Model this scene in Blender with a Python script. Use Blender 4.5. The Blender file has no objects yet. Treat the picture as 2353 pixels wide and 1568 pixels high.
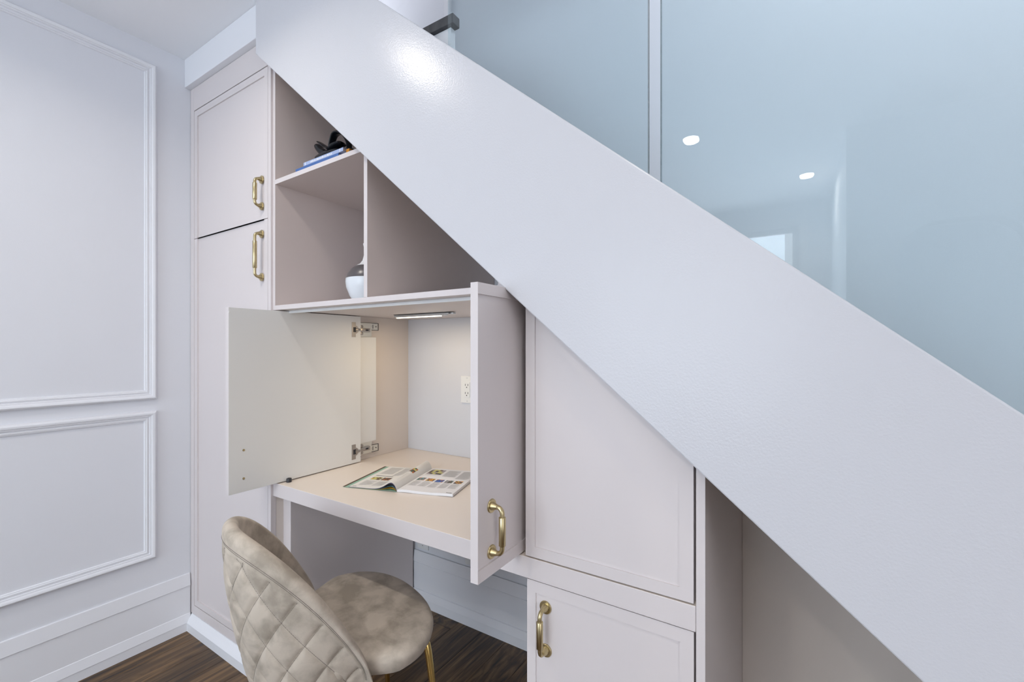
import bpy, bmesh, math, random
from mathutils import Vector, Matrix
random.seed(7)
PI = math.pi
C = bpy.context.scene.collection
SC = bpy.context.scene

# ---------------------------------------------------------------- camera, world, lights, exposure
F_PX, THETA, HCAM = 1026.0, 0.56955, 1.25
cam_d = bpy.data.cameras.new('camera'); cam = bpy.data.objects.new('camera', cam_d); C.objects.link(cam)
cam.location = (0, 0, HCAM); cam.rotation_euler = (PI/2, 0, THETA)
cam_d.sensor_width = 36.0; cam_d.sensor_fit = 'HORIZONTAL'; cam_d.lens = F_PX/2353*36.0
cam_d.shift_y = 15.5/2353; cam_d.clip_start = 0.02
SC.camera = cam

W = bpy.data.worlds.new('world'); SC.world = W; W.use_nodes = True
W.node_tree.nodes['Background'].inputs[0].default_value = (0.95, 0.96, 1.0, 1)
W.node_tree.nodes['Background'].inputs[1].default_value = 2.9
SC.view_settings.view_transform = 'Standard'; SC.view_settings.look = 'None'
SC.view_settings.exposure = 0.15; SC.view_settings.gamma = 1.0
SC.view_settings.use_curve_mapping = False

WINDOW_POWER, DOWN_POWER, LED_POWER = 46.0, 6.2, 0.74
DOWNLIGHTS = [(-1.42, 0.236, 0.66), (-0.10, 0.236, 0.26), (-0.549, -1.149, 1.0), (0.055, -2.204, 1.0)]

def area_light(name, loc, rot, sx, sy, power, color, parent=None, shape='RECTANGLE', spread=None):
    d = bpy.data.lights.new(name, 'AREA'); d.shape = shape; d.size = sx; d.size_y = sy
    d.energy = power; d.color = color
    if spread: d.spread = math.radians(spread)
    o = bpy.data.objects.new(name, d); C.objects.link(o); o.location = loc; o.rotation_euler = rot
    if parent: o.parent = parent
    return o
# daylight arriving through the rear window (the window is built with the rear wall)
area_light('window_daylight', (-1.10, -3.02, 1.45), (PI/2, 0, 0), 2.0, 1.7, WINDOW_POWER, (0.74, 0.86, 1.0))

# ---------------------------------------------------------------- materials
M = {}
def lin(r, g, b):
    f = lambda c: (c/255/12.92) if c/255 <= 0.04045 else ((c/255+0.055)/1.055)**2.4
    return (f(r), f(g), f(b), 1)
def mat(name, col, rough=0.5, metal=0.0, spec=0.5, emit=None, emit_s=0, noise=0.0, nscale=8.0, bump=0.0, bscale=200.0, coat=0.0):
    m = bpy.data.materials.new(name); m.use_nodes = True; nt = m.node_tree; b = nt.nodes['Principled BSDF']
    b.inputs['Base Color'].default_value = col; b.inputs['Roughness'].default_value = rough
    b.inputs['Metallic'].default_value = metal; b.inputs['Specular IOR Level'].default_value = spec
    if coat: b.inputs['Coat Weight'].default_value = coat; b.inputs['Coat Roughness'].default_value = 0.15
    if emit: b.inputs['Emission Color'].default_value = emit; b.inputs['Emission Strength'].default_value = emit_s
    tc = None
    if noise or bump:
        tc = nt.nodes.new('ShaderNodeTexCoord')
    if noise:
        n = nt.nodes.new('ShaderNodeTexNoise'); n.inputs['Scale'].default_value = nscale; n.inputs['Detail'].default_value = 4
        nt.links.new(tc.outputs['Object'], n.inputs['Vector'])
        mx = nt.nodes.new('ShaderNodeMix'); mx.data_type = 'RGBA'
        mx.inputs[6].default_value = tuple(max(0, c*(1-noise)) for c in col[:3])+(1,)
        mx.inputs[7].default_value = tuple(min(1, c*(1+noise)) for c in col[:3])+(1,)
        nt.links.new(n.outputs['Fac'], mx.inputs[0]); nt.links.new(mx.outputs[2], b.inputs['Base Color'])
    if bump:
        n2 = nt.nodes.new('ShaderNodeTexNoise'); n2.inputs['Scale'].default_value = bscale; n2.inputs['Detail'].default_value = 2
        nt.links.new(tc.outputs['Object'], n2.inputs['Vector'])
        bp = nt.nodes.new('ShaderNodeBump'); bp.inputs['Strength'].default_value = bump; bp.inputs['Distance'].default_value = 0.001
        nt.links.new(n2.outputs['Fac'], bp.inputs['Height']); nt.links.new(bp.outputs['Normal'], b.inputs['Normal'])
    M[name] = m
    return m
mat('wall_paint', (0.77, 0.785, 0.83, 1), 0.55, noise=0.01, nscale=3, bump=0.15, bscale=350)
mat('ceiling_paint', (0.93, 0.94, 0.965, 1), 0.8, noise=0.01, nscale=2)
mat('trim_paint', (0.82, 0.83, 0.865, 1), 0.35, noise=0.008, nscale=5)
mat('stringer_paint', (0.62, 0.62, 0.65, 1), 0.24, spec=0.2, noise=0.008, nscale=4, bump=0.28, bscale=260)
mat('cabinet_paint', (0.705, 0.650, 0.645, 1), 0.38, noise=0.008, nscale=6)
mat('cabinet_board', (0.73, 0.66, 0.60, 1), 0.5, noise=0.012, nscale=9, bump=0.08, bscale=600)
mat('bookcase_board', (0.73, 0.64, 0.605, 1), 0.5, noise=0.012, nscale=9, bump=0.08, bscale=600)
mat('desk_laminate', (0.83, 0.745, 0.665, 1), 0.33, noise=0.01, nscale=5)
mat('door_inner', (0.80, 0.80, 0.775, 1), 0.45, noise=0.006, nscale=5)
mat('niche_back', (0.68, 0.69, 0.73, 1), 0.5, noise=0.006, nscale=5)
mat('brass', (0.56, 0.465, 0.265, 1), 0.30, metal=1.0, noise=0.05, nscale=40)
mat('gold', (0.83, 0.60, 0.22, 1), 0.18, metal=1.0, noise=0.03, nscale=30)
mat('nickel', (0.42, 0.39, 0.36, 1), 0.35, metal=1.0, noise=0.04, nscale=60)
mat('zinc', (0.74, 0.73, 0.66, 1), 0.35, metal=1.0, noise=0.04, nscale=60)
mat('dark_plastic', (0.02, 0.02, 0.025, 1), 0.4, noise=0.1, nscale=50)
mat('white_plastic', (0.82, 0.83, 0.83, 1), 0.35, noise=0.005, nscale=20)
mat('black_gloss', (0.006, 0.007, 0.010, 1), 0.22, spec=0.35, noise=0.2, nscale=30)
mat('vase_pale', (0.72, 0.76, 0.80, 1), 0.25, noise=0.02, nscale=20)
mat('vase_white', (0.80, 0.80, 0.80, 1), 0.3, noise=0.01, nscale=20)
mat('vase_grey', (0.10, 0.09, 0.095, 1), 0.3, noise=0.05, nscale=30)
mat('book_dark_blue', lin(70, 105, 165), 0.5, noise=0.08, nscale=40)
mat('book_light_blue', lin(165, 180, 215), 0.5, noise=0.04, nscale=40)
mat('book_amber', lin(190, 125, 30), 0.5, noise=0.08, nscale=40)
mat('paper', (0.80, 0.79, 0.76, 1), 0.55, noise=0.01, nscale=20)
mat('paper_white', (0.84, 0.84, 0.86, 1), 0.5, noise=0.01, nscale=20)
mat('lens_glow', (1, 1, 1, 1), 0.5, emit=(1.0, 0.97, 0.93, 1), emit_s=25)
mat('led_glow', (1, 1, 1, 1), 0.5, emit=(1.0, 0.86, 0.62, 1), emit_s=4)
mat('alu', (0.66, 0.68, 0.70, 1), 0.35, metal=0.9, noise=0.02, nscale=40)
for nm, c in dict(ink_grey=(204, 203, 202), ink_dark=(70, 62, 60), ink_teal=(150, 190, 170), ink_brown=(95, 75, 62), ink_yellow=(222, 170, 50), ink_lemon=(200, 195, 120),
                  ink_orange=(190, 115, 60), ink_blue=(58, 95, 165), ink_lilac=(130, 125, 160), ink_sea=(110, 150, 165), ink_mauve=(160, 150, 155), ink_pink=(215, 165, 160), ink_green=(70, 110, 100)).items():
    mat(nm, lin(*c), 0.55, noise=0.25 if nm in ('ink_dark', 'ink_brown', 'ink_orange', 'ink_green') else 0.06, nscale=90)

def wood_mat(name, c1, c2, c3):
    m = bpy.data.materials.new(name); m.use_nodes = True; nt = m.node_tree; b = nt.nodes['Principled BSDF']
    tc = nt.nodes.new('ShaderNodeTexCoord'); oi = nt.nodes.new('ShaderNodeObjectInfo')
    ad = nt.nodes.new('ShaderNodeVectorMath'); ad.operation = 'ADD'
    sc_ = nt.nodes.new('ShaderNodeVectorMath'); sc_.operation = 'SCALE'; sc_.inputs[0].default_value = (13.7, 5.1, 9.3)
    nt.links.new(oi.outputs['Random'], sc_.inputs['Scale'])
    nt.links.new(tc.outputs['Object'], ad.inputs[0]); nt.links.new(sc_.outputs[0], ad.inputs[1])
    mp = nt.nodes.new('ShaderNodeMapping'); mp.inputs['Scale'].default_value = (34, 2.2, 8)
    nt.links.new(ad.outputs[0], mp.inputs['Vector'])
    n = nt.nodes.new('ShaderNodeTexNoise'); n.inputs['Scale'].default_value = 1.0; n.inputs['Detail'].default_value = 7; n.inputs['Roughness'].default_value = 0.62; n.inputs['Distortion'].default_value = 0.9
    nt.links.new(mp.outputs[0], n.inputs['Vector'])
    r = nt.nodes.new('ShaderNodeValToRGB'); e = r.color_ramp.elements
    e[0].position = 0.36; e[0].color = c1; e[1].position = 0.62; e[1].color = c3
    k = e.new(0.47); k.color = c2
    nt.links.new(n.outputs['Fac'], r.inputs['Fac'])
    hs = nt.nodes.new('ShaderNodeHueSaturation'); mr = nt.nodes.new('ShaderNodeMapRange')
    mr.inputs[3].default_value = 0.65; mr.inputs[4].default_value = 1.25
    nt.links.new(oi.outputs['Random'], mr.inputs[0]); nt.links.new(mr.outputs[0], hs.inputs['Value'])
    nt.links.new(r.outputs[0], hs.inputs['Color']); nt.links.new(hs.outputs[0], b.inputs['Base Color'])
    b.inputs['Roughness'].default_value = 0.36
    bp = nt.nodes.new('ShaderNodeBump'); bp.inputs['Strength'].default_value = 0.25; bp.inputs['Distance'].default_value = 0.001
    nt.links.new(n.outputs['Fac'], bp.inputs['Height']); nt.links.new(bp.outputs['Normal'], b.inputs['Normal'])
    M[name] = m
wood_mat('oak_floor', (0.018, 0.011, 0.008, 1), (0.085, 0.046, 0.019, 1), (0.20, 0.115, 0.048, 1))
wood_mat('tread_wood', (0.03, 0.03, 0.032, 1), (0.05, 0.05, 0.055, 1), (0.07, 0.07, 0.075, 1))

def glass_mat():
    m = bpy.data.materials.new('tinted_glass'); m.use_nodes = True; nt = m.node_tree
    for n in list(nt.nodes): nt.nodes.remove(n)
    out = nt.nodes.new('ShaderNodeOutputMaterial'); mx = nt.nodes.new('ShaderNodeMixShader')
    tr = nt.nodes.new('ShaderNodeBsdfTransparent'); gl = nt.nodes.new('ShaderNodeBsdfGlossy'); fr = nt.nodes.new('ShaderNodeFresnel')
    tr.inputs[0].default_value = (0.88, 0.932, 0.943, 1); gl.inputs['Roughness'].default_value = 0.0; fr.inputs[0].default_value = 1.55
    ge = nt.nodes.new('ShaderNodeNewGeometry'); io = nt.nodes.new('ShaderNodeMapRange')
    io.inputs[3].default_value = 1.55; io.inputs[4].default_value = 1/1.55
    nt.links.new(ge.outputs['Backfacing'], io.inputs[0]); nt.links.new(io.outputs[0], fr.inputs[0])
    nt.links.new(fr.outputs[0], mx.inputs[0]); nt.links.new(tr.outputs[0], mx.inputs[1]); nt.links.new(gl.outputs[0], mx.inputs[2])
    nt.links.new(mx.outputs[0], out.inputs[0]); M['glass'] = m
    m2 = m.copy(); m2.name = 'window_glass'; M['window_glass'] = m2
    [n for n in m2.node_tree.nodes if n.type == 'BSDF_TRANSPARENT'][0].inputs[0].default_value = (0.95, 0.97, 0.98, 1)
glass_mat()
mat('glass_edge', (0.10, 0.14, 0.15, 1), 0.12, noise=0.1, nscale=20)

def velvet_mat():
    m = bpy.data.materials.new('velvet'); m.use_nodes = True; nt = m.node_tree; b = nt.nodes['Principled BSDF']
    tc = nt.nodes.new('ShaderNodeTexCoord')
    n = nt.nodes.new('ShaderNodeTexNoise'); n.inputs['Scale'].default_value = 15; n.inputs['Detail'].default_value = 7; n.inputs['Distortion'].default_value = 0.25; n.inputs['Roughness'].default_value = 0.55
    nt.links.new(tc.outputs['Object'], n.inputs['Vector'])
    r = nt.nodes.new('ShaderNodeValToRGB'); e = r.color_ramp.elements
    e[0].position = 0.37; e[0].color = (0.37, 0.32, 0.26, 1); e[1].position = 0.60; e[1].color = (0.58, 0.505, 0.42, 1)
    nt.links.new(n.outputs['Fac'], r.inputs['Fac']); nt.links.new(r.outputs[0], b.inputs['Base Color'])
    b.inputs['Roughness'].default_value = 0.85; b.inputs['Specular IOR Level'].default_value = 0.2
    b.inputs['Sheen Weight'].default_value = 0.30; b.inputs['Sheen Roughness'].default_value = 0.35; b.inputs['Sheen Tint'].default_value = (0.9, 0.86, 0.8, 1)
    n2 = nt.nodes.new('ShaderNodeTexNoise'); n2.inputs['Scale'].default_value = 420; nt.links.new(tc.outputs['Object'], n2.inputs['Vector'])
    bp = nt.nodes.new('ShaderNodeBump'); bp.inputs['Strength'].default_value = 0.2; bp.inputs['Distance'].default_value = 0.001
    nt.links.new(n2.outputs['Fac'], bp.inputs['Height']); nt.links.new(bp.outputs['Normal'], b.inputs['Normal'])
    M['velvet'] = m
velvet_mat()
mat('velvet_thread', (0.20, 0.17, 0.145, 1), 0.9, noise=0.1, nscale=60)

# ---------------------------------------------------------------- mesh helpers (world coordinates)
def mk(name, bm, mats, parent=None, off=(0, 0, 0), smooth=False):
    me = bpy.data.meshes.new(name)
    bmesh.ops.recalc_face_normals(bm, faces=bm.faces)
    if off != (0, 0, 0):
        for v in bm.verts: v.co -= Vector(off)
    bm.to_mesh(me); bm.free()
    for m in (mats if isinstance(mats, (list, tuple)) else [mats]): me.materials.append(M[m])
    if smooth:
        me.polygons.foreach_set('use_smooth', [True]*len(me.polygons))
        if smooth != 'full':
            me.set_sharp_from_angle(angle=math.radians(40))
    o = bpy.data.objects.new(name, me); C.objects.link(o)
    if parent: o.parent = parent
    return o
def bbox(bm, x0, x1, y0, y1, z0, z1, bev=0.0, seg=2):
    vs = [bm.verts.new((x, y, z)) for x in (x0, x1) for y in (y0, y1) for z in (z0, z1)]
    idx = [(0, 1, 3, 2), (4, 6, 7, 5), (0, 4, 5, 1), (2, 3, 7, 6), (0, 2, 6, 4), (1, 5, 7, 3)]
    fs = [bm.faces.new([vs[i] for i in f]) for f in idx]
    if bev:
        es = list({e for f in fs for e in f.edges})
        bmesh.ops.bevel(bm, geom=es, offset=bev, segments=seg, affect='EDGES', profile=0.5)
    return fs
def box(x0, x1, y0, y1, z0, z1, bev=0.0):
    bm = bmesh.new(); bbox(bm, x0, x1, y0, y1, z0, z1, bev); return bm
def prism(pts, axis, a0, a1, bev=0.0):
    """polygon extruded along an axis; pts are the two other coordinates in order"""
    bm = bmesh.new()
    def P(p, a): return {'x': (a, p[0], p[1]), 'y': (p[0], a, p[1]), 'z': (p[0], p[1], a)}[axis]
    A = [bm.verts.new(P(p, a0)) for p in pts]; B = [bm.verts.new(P(p, a1)) for p in pts]; n = len(pts)
    fs = [bm.faces.new(A), bm.faces.new(B[::-1])]
    for i in range(n): fs.append(bm.faces.new((A[i], A[(i+1) % n], B[(i+1) % n], B[i])))
    bmesh.ops.recalc_face_normals(bm, faces=bm.faces)
    if bev:
        es = list({e for f in fs for e in f.edges}); bmesh.ops.bevel(bm, geom=es, offset=bev, segments=2, affect='EDGES', profile=0.5)
    return bm
def tube(bm, pts, rad, n=12, caps=True, flat=None, up=None):
    """tube along points; rad number or list; flat = (a, b) radii of an elliptic section"""
    pts = [Vector(p) for p in pts]; rings = []
    nrm = None
    for i, p in enumerate(pts):
        t = (pts[min(i+1, len(pts)-1)] - pts[max(i-1, 0)]).normalized()
        if nrm is None:
            nrm = Vector(up) if up else (Vector((0, 0, 1)) if abs(t.z) < 0.9 else Vector((1, 0, 0)))
        nrm = (nrm - t*nrm.dot(t)).normalized(); bi = t.cross(nrm)
        r = rad[i] if isinstance(rad, (list, tuple)) else rad
        a, b = (r, r) if not flat else (flat[0]*r, flat[1]*r)
        rings.append([bm.verts.new(p + nrm*math.cos(k*2*PI/n)*a + bi*math.sin(k*2*PI/n)*b) for k in range(n)])
    for A, B in zip(rings, rings[1:]):
        for k in range(n): bm.faces.new((A[k], A[(k+1) % n], B[(k+1) % n], B[k]))
    if caps: bm.faces.new(rings[0][::-1]); bm.faces.new(rings[-1])
def lathe(bm, prof, cx, cy, n=40, mats=None):
    rings = [[bm.verts.new((cx+r*math.cos(k*2*PI/n), cy+r*math.sin(k*2*PI/n), z)) for k in range(n)] for r, z in prof]
    for i, (A, B) in enumerate(zip(rings, rings[1:])):
        for k in range(n):
            f = bm.faces.new((A[k], A[(k+1) % n], B[(k+1) % n], B[k]))
            if mats: f.material_index = mats[i]
    f = bm.faces.new(rings[0][::-1])
    f2 = bm.faces.new(rings[-1])
    if mats: f2.material_index = mats[-1]
def tag(o, label, cat, group=None):
    o['label'] = label; o['category'] = cat
    if group: o['group'] = group
    return o
def struct(o, label=None):
    o['kind'] = 'structure'
    if label: o['label'] = label
    return o
class Thing:
    def __init__(s, name, label, cat, loc, group=None, rotz=0):
        s.o = bpy.data.objects.new(name, None); C.objects.link(s.o); s.o.location = loc; s.o.rotation_euler = (0, 0, rotz)
        s.o.empty_display_size = 0.05
        tag(s.o, label, cat, group); s.loc = tuple(loc)
    def add(s, name, bm, m, parent=None, smooth=False, label=None):
        o = mk(name, bm, m, parent or s.o, s.loc, smooth)
        if label: o['label'] = label
        return o
def single(name, bm, m, loc, label, cat, group=None, smooth=False):
    o = mk(name, bm, m, None, loc, smooth); o.location = loc
    return tag(o, label, cat, group)
def shaker(bm, mapf, outer, inner, t, rec, lip=0.0):
    """door blank: outer and inner polygons (u, v), front at d=0, recessed panel at -rec, back at -t"""
    n = len(outer)
    O = [bm.verts.new(mapf(u, v, 0)) for u, v in outer]; I = [bm.verts.new(mapf(u, v, 0)) for u, v in inner]
    R = [bm.verts.new(mapf(u, v, -rec)) for u, v in inner]; Bk = [bm.verts.new(mapf(u, v, -t)) for u, v in outer]
    for i in range(n):
        j = (i+1) % n
        bm.faces.new((O[i], O[j], I[j], I[i])); bm.faces.new((I[i], I[j], R[j], R[i])); bm.faces.new((O[i], Bk[i], Bk[j], O[j]))
    bm.faces.new(R); bm.faces.new(Bk[::-1])
    return bm
def handle(thing, parent, p0, p1, out, standoff):
    """brass bar pull: two rosettes, bent stems and a thicker sleeve"""
    p0, p1, out = Vector(p0), Vector(p1), Vector(out).normalized()
    ax = (p1-p0); L = ax.length; ax = ax/L
    bm = bmesh.new(); r = 0.0052; cr = 0.013
    path = [p0, p0+out*0.008]
    c0 = p0+out*(standoff-cr)
    path += [c0 + out*cr*math.sin(a) + ax*cr*(1-math.cos(a)) for a in [i*PI/2/6 for i in range(7)]]
    c1 = p1+out*(standoff-cr)
    path += [c1 + out*cr*math.cos(a) - ax*cr*(1-math.sin(a)) for a in [i*PI/2/6 for i in range(7)]]
    path += [p1+out*0.008, p1]
    tube(bm, path, r, 14, up=out.cross(ax))
    for p in (p0, p1):
        tube(bm, [p, p+out*0.0022, p+out*0.0034, p+out*0.0035, p+out*0.0070, p+out*0.016], [0.0152, 0.0152, 0.0142, 0.0095, 0.0085, r], 24, up=ax)
    a, b = p0+out*standoff+ax*L*0.19, p1+out*standoff-ax*L*0.19
    tube(bm, [a-ax*0.0006, a, a+ax*0.001, b-ax*0.001, b, b+ax*0.0006], [r, 0.0068, 0.0076, 0.0076, 0.0068, r], 20, up=out)
    return thing.add('handle', bm, 'brass', parent, smooth=True, label='satin brass bar pull')

# ---------------------------------------------------------------- reference planes
XL, XR = -2.285, 4.20           # side walls
YB, YREAR = 1.597, -2.87        # back wall behind the cabinets, rear wall behind the camera
ZC = 2.524                      # ceiling
YT, YD = 0.905, 0.9136          # front of the tall cabinet, front of desk and shelves
YS, YS2 = 0.848, 0.884          # stair side panel
def z_bot(x): return 2.300 - 0.8575*(x+1.63)
def z_top(x): return 2.220 - 0.8575*(x+0.985)
def z_sof(x): return z_bot(x) + 0.012

# ---------------------------------------------------------------- setting
floor = struct(mk('floor', box(XL-0.1, XR+0.1, YREAR-0.1, YB+0.1, -0.12, -0.016), 'oak_floor'), 'dark stained oak plank floor')
PW = 0.127
bm = box(0.0004, PW-0.0004, 0, 1, -0.016, 0, 0.0)
bmesh.ops.bevel(bm, geom=[e for e in bm.edges if all(v.co.z > -0.001 for v in e.verts)], offset=0.0011, segments=1, affect='EDGES')
pm = bpy.data.meshes.new('plank'); bmesh.ops.recalc_face_normals(bm, faces=bm.faces); bm.to_mesh(pm); bm.free(); pm.materials.append(M['oak_floor'])
x = XL-0.03
while x < XR:
    y = YREAR - random.random()*1.2
    while y < YB:
        L = random.uniform(0.75, 1.7); y1 = min(y+L, YB)
        y0 = max(y, YREAR)
        if y1-y0 > 0.02:
            p = bpy.data.objects.new('plank', pm); C.objects.link(p); p.parent = floor
            p.location = (x, y0, 0); p.scale = (1, y1-y0-0.0008, 1)
        y = y1
    x += PW

struct(mk('wall_left', box(XL-0.1, XL, YREAR-0.1, YB+0.1, -0.02, ZC+0.02), 'wall_paint'), 'white panelled side wall')
struct(mk('wall_back', box(XL-0.1, XR+0.1, YB, YB+0.1, -0.02, 5.0), 'wall_paint'), 'white wall behind the cabinets and stairs')
struct(mk('wall_right_blocker', box(3.4, 3.5, -0.9, YB, -0.02, 5.0), 'wall_paint'))  # added out of view so world light enters from the rear right
# ceiling: room part and the part above the tall cabinet; open above the stairs
bm = bmesh.new(); bbox(bm, XL, XR, YREAR, YS, ZC, ZC+0.28); bbox(bm, XL, -1.63, YS, YB, ZC, ZC+0.28)
struct(mk('ceiling', bm, 'ceiling_paint'), 'flat white ceiling')
struct(mk('ceiling_upper_blocker', box(XL-0.1, -0.05, YS, YB+0.1, 3.30, 3.4), 'ceiling_paint'))  # unseen slab added to keep world light off the stair wall and glass
struct(mk('wall_upper_blocker', box(XL-0.1, -0.05, YS-0.12, YS-0.02, ZC+0.28, 3.30), 'wall_paint'))  # unseen wall added to shut out light beneath the upper slab
# bulkhead over the tall cabinet
struct(mk('trim_3', box(XL, -1.585, 0.882, 0.93, 2.400, ZC, 0.002), 'trim_paint'), 'white bulkhead above the tall cabinet')
# rear wall with the window
WX0, WX1, WZ0, WZ1 = -2.02, 0.005, 0.55, 2.31
bm = bmesh.new()
bbox(bm, XL, WX0, YREAR-0.12, YREAR, 0, ZC); bbox(bm, WX1, 0.334, YREAR-0.12, YREAR, 0, ZC)
bbox(bm, WX0, WX1, YREAR-0.12, YREAR, 0, WZ0); bbox(bm, WX0, WX1, YREAR-0.12, YREAR, WZ1, ZC)
struct(mk('wall_rear', bm, 'wall_paint'))
bm = bmesh.new()
for a, b_, c, d in ((WX0-0.07, WX0, WZ0-0.07, WZ1+0.07), (WX1, WX1+0.07, WZ0-0.07, WZ1+0.07)): bbox(bm, a, b_, YREAR, YREAR+0.018, c, d, 0.003)
bbox(bm, WX0, WX1, YREAR, YREAR+0.018, WZ1, WZ1+0.07, 0.003); bbox(bm, WX0, WX1, YREAR, YREAR+0.03, WZ0-0.07, WZ0, 0.003)
win = struct(mk('window_1', bm, 'trim_paint'), 'white cased window behind the camera')
bm = bmesh.new()
for a in (WX0, -1.36, -0.69, WX1-0.045): bbox(bm, a, a+0.045, YREAR-0.08, YREAR-0.04, WZ0, WZ1, 0.003)
for z in (WZ0, 1.75, WZ1-0.045): bbox(bm, WX0, WX1, YREAR-0.079, YREAR-0.041, z, z+0.045, 0.003)
mk('sash', bm, 'trim_paint', win)
for a, b_ in ((WX0, -1.36), (-1.36, -0.69), (-0.69, WX1)):
    mk('pane', box(a+0.04, b_+0.005, YREAR-0.063, YREAR-0.057, WZ0+0.04, WZ1-0.04), 'window_glass', win)
struct(mk('wall_alcove', box(0.234, 0.334, YREAR, -1.461, 0, ZC), 'wall_paint'))
# partition with an arched opening
AX0, AX1, AZ, AR = 0.455, 0.975, 1.926, 0.20
pts = [(0.334, 0), (AX0, 0), (AX0, AZ-AR)]
pts += [(AX0+AR*(1-math.cos(t)), AZ-AR+AR*math.sin(t)) for t in [i*PI/2/10 for i in range(1, 11)]]
pts += [(AX1-AR*(1-math.sin(t)), AZ-AR+AR*math.cos(t)) for t in [i*PI/2/10 for i in range(0, 11)]]
pts += [(AX1, 0), (1.75, 0), (1.75, ZC), (0.334, ZC)]
bm = prism(pts, 'y', -1.58, -1.461); bbox(bm, 0.334, 1.75, -2.0, -1.95, 0, ZC)
struct(mk('wall_partition', bm, 'wall_paint'))

# picture-frame mouldings on the left wall
PROF = [(0, 0), (0, 0.010), (0.003, 0.0155), (0.008, 0.0185), (0.013, 0.0175), (0.0175, 0.014), (0.0180, 0.0115), (0.0225, 0.0115), (0.0250, 0.0065), (0.0285, 0.0065),
        (0.0295, 0.0090), (0.0335, 0.0090), (0.0345, 0.0060), (0.0385, 0.0055), (0.0405, 0)]
def moulding(name, y0, y1, z0, z1, label):
    bm = bmesh.new(); rings = []
    for d, h in PROF:
        rings.append([bm.verts.new((XL+h, y, z)) for y, z in ((y0+d, z0+d), (y1-d, z0+d), (y1-d, z1-d), (y0+d, z1-d))])
    for A, B in zip(rings, rings[1:]):
        for k in range(4): bm.faces.new((A[k], A[(k+1) % 4], B[(k+1) % 4], B[k]))
    for k in range(4): bm.faces.new((rings[-1][k], rings[-1][(k+1) % 4], rings[0][(k+1) % 4], rings[0][k]))
    return struct(mk(name, bm, 'trim_paint', smooth=True), label)
moulding('trim_1', -1.05, 0.7775, 1.0335, 2.437, 'tall white picture-frame moulding on the side wall')
moulding('trim_2', -1.05, 0.7765, 0.3665, 0.9855, 'low white picture-frame moulding on the side wall')
# baseboards
BP = [(0, 0.2480), (0.0050, 0.2480), (0.0062, 0.2465), (0.0125, 0.1990), (0.0130, 0.1965), (0.0085, 0.1945), (0.0085, 0.0740), (0.0105, 0.0720), (0.0180, 0.0395), (0.0185, 0.0368), (0.0165, 0.0355), (0.0165, 0.0), (0, 0)]
BPB = [(0.0035, 0.2590), (0.0085, 0.2590), (0.0100, 0.2570), (0.0150, 0.2100), (0.0150, 0.2085), (0.0100, 0.2070), (0.0100, 0.2050), (0.0125, 0.2035), (0.0125, 0.0790), (0.0095, 0.0778), (0.0095, 0.0762), (0.0150, 0.0745), (0.0200, 0.0420), (0.0200, 0.0405), (0.0170, 0.0395), (0.0170, 0.0), (0.0035, 0.0)]
struct(mk('baseboard_left', prism([(XL+d, z) for d, z in BP], 'y', YREAR, 0.9005), 'trim_paint'), 'tall white baseboard along the side wall')
struct(mk('baseboard_back', prism([(YB-d, z) for d, z in BPB], 'x', -1.586, -0.53), 'trim_paint'), 'tall white baseboard under the desk')

# ---------------------------------------------------------------- staircase with its white side panel
st = Thing('staircase', 'white staircase with a broad sloping side panel crossing the picture', 'staircase', (-0.2, YS2, 0))
pts = [(-1.63, z_bot(-1.63)), (-1.63+2.30/0.8575, 0.0), (1.56, 0.0), (1.56, z_top(1.56)), (-1.63, z_top(-1.63))]
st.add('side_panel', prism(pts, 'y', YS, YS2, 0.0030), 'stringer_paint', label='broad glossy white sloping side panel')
pts = [(-1.63, z_sof(-1.63)), (1.02, z_sof(1.02)), (1.02, z_sof(1.02)+0.03), (-1.63, z_sof(-1.63)+0.03)]
st.add('soffit', prism(pts, 'y', YS2+0.001, YB-0.002), 'cabinet_board')
NS = 11
for i in range(NS):
    xn = 1.10 - 0.222*i; zt = z_top(xn) - 0.17
    st.add('tread', box(xn-0.235, xn+0.02, YS2+0.002, YB-0.003, zt-0.03, zt, 0.003), 'tread_wood', label='dark wooden stair tread')
    st.add('riser', box(xn-0.014, xn-0.002, YS2+0.002, YB-0.003, zt-0.19, zt-0.031), 'trim_paint')
# landing seen above the side panel
bm = bmesh.new(); bbox(bm, -1.42, -0.845, 1.00, 1.032, 2.197, 2.226, 0.002); bbox(bm, -1.42, -1.00, 1.032, YB-0.003, 2.197, 2.226)
st.add('landing', bm, 'tread_wood', label='dark wooden landing edge')
pts = [(-0.862, 2.196), (-1.42, 2.196), (-1.42, z_sof(-1.42)+0.034), (-1.17, z_sof(-1.17)+0.034), (-0.862, z_sof(-0.862)+0.20)]
st.add('landing_skirt', prism(pts, 'y', 1.012, 1.031), 'trim_paint')
st.add('cove_shadow_strip', box(-1.35, -0.857, 1.004, 1.0119, 2.118, 2.131, 0.002), 'tread_wood')  # dark strip standing in for the shadow line of the white cove trim
# glass balustrade
gb = Thing('glass_balustrade', 'frameless tinted glass balustrade above the white stair panel', 'balustrade', (-0.2, 0.868, 1.6))
def pane(x0, x1, nm):
    pts = [(x0, z_top(x0)+0.0002), (x1, z_top(x1)+0.0002), (x1, z_top(x1)+0.95), (x0, z_top(x0)+0.95)]
    o = gb.add(nm, prism(pts, 'y', 0.862, 0.874), ['glass', 'glass_edge'])
    for p in o.data.polygons:
        if abs(p.normal.y) < 0.5 and not (p.normal.x < -0.9 and x0 < -0.5): p.material_index = 1
    return o
pane(-0.744, -0.2425, 'glass_pane'); pane(-0.2190, 0.95, 'glass_pane')
# upstairs corner trim on the stair wall
struct(mk('trim_4', box(-1.385, -1.355, YB-0.02, YB, 2.3, 4.6, 0.002), 'trim_paint'))

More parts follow.
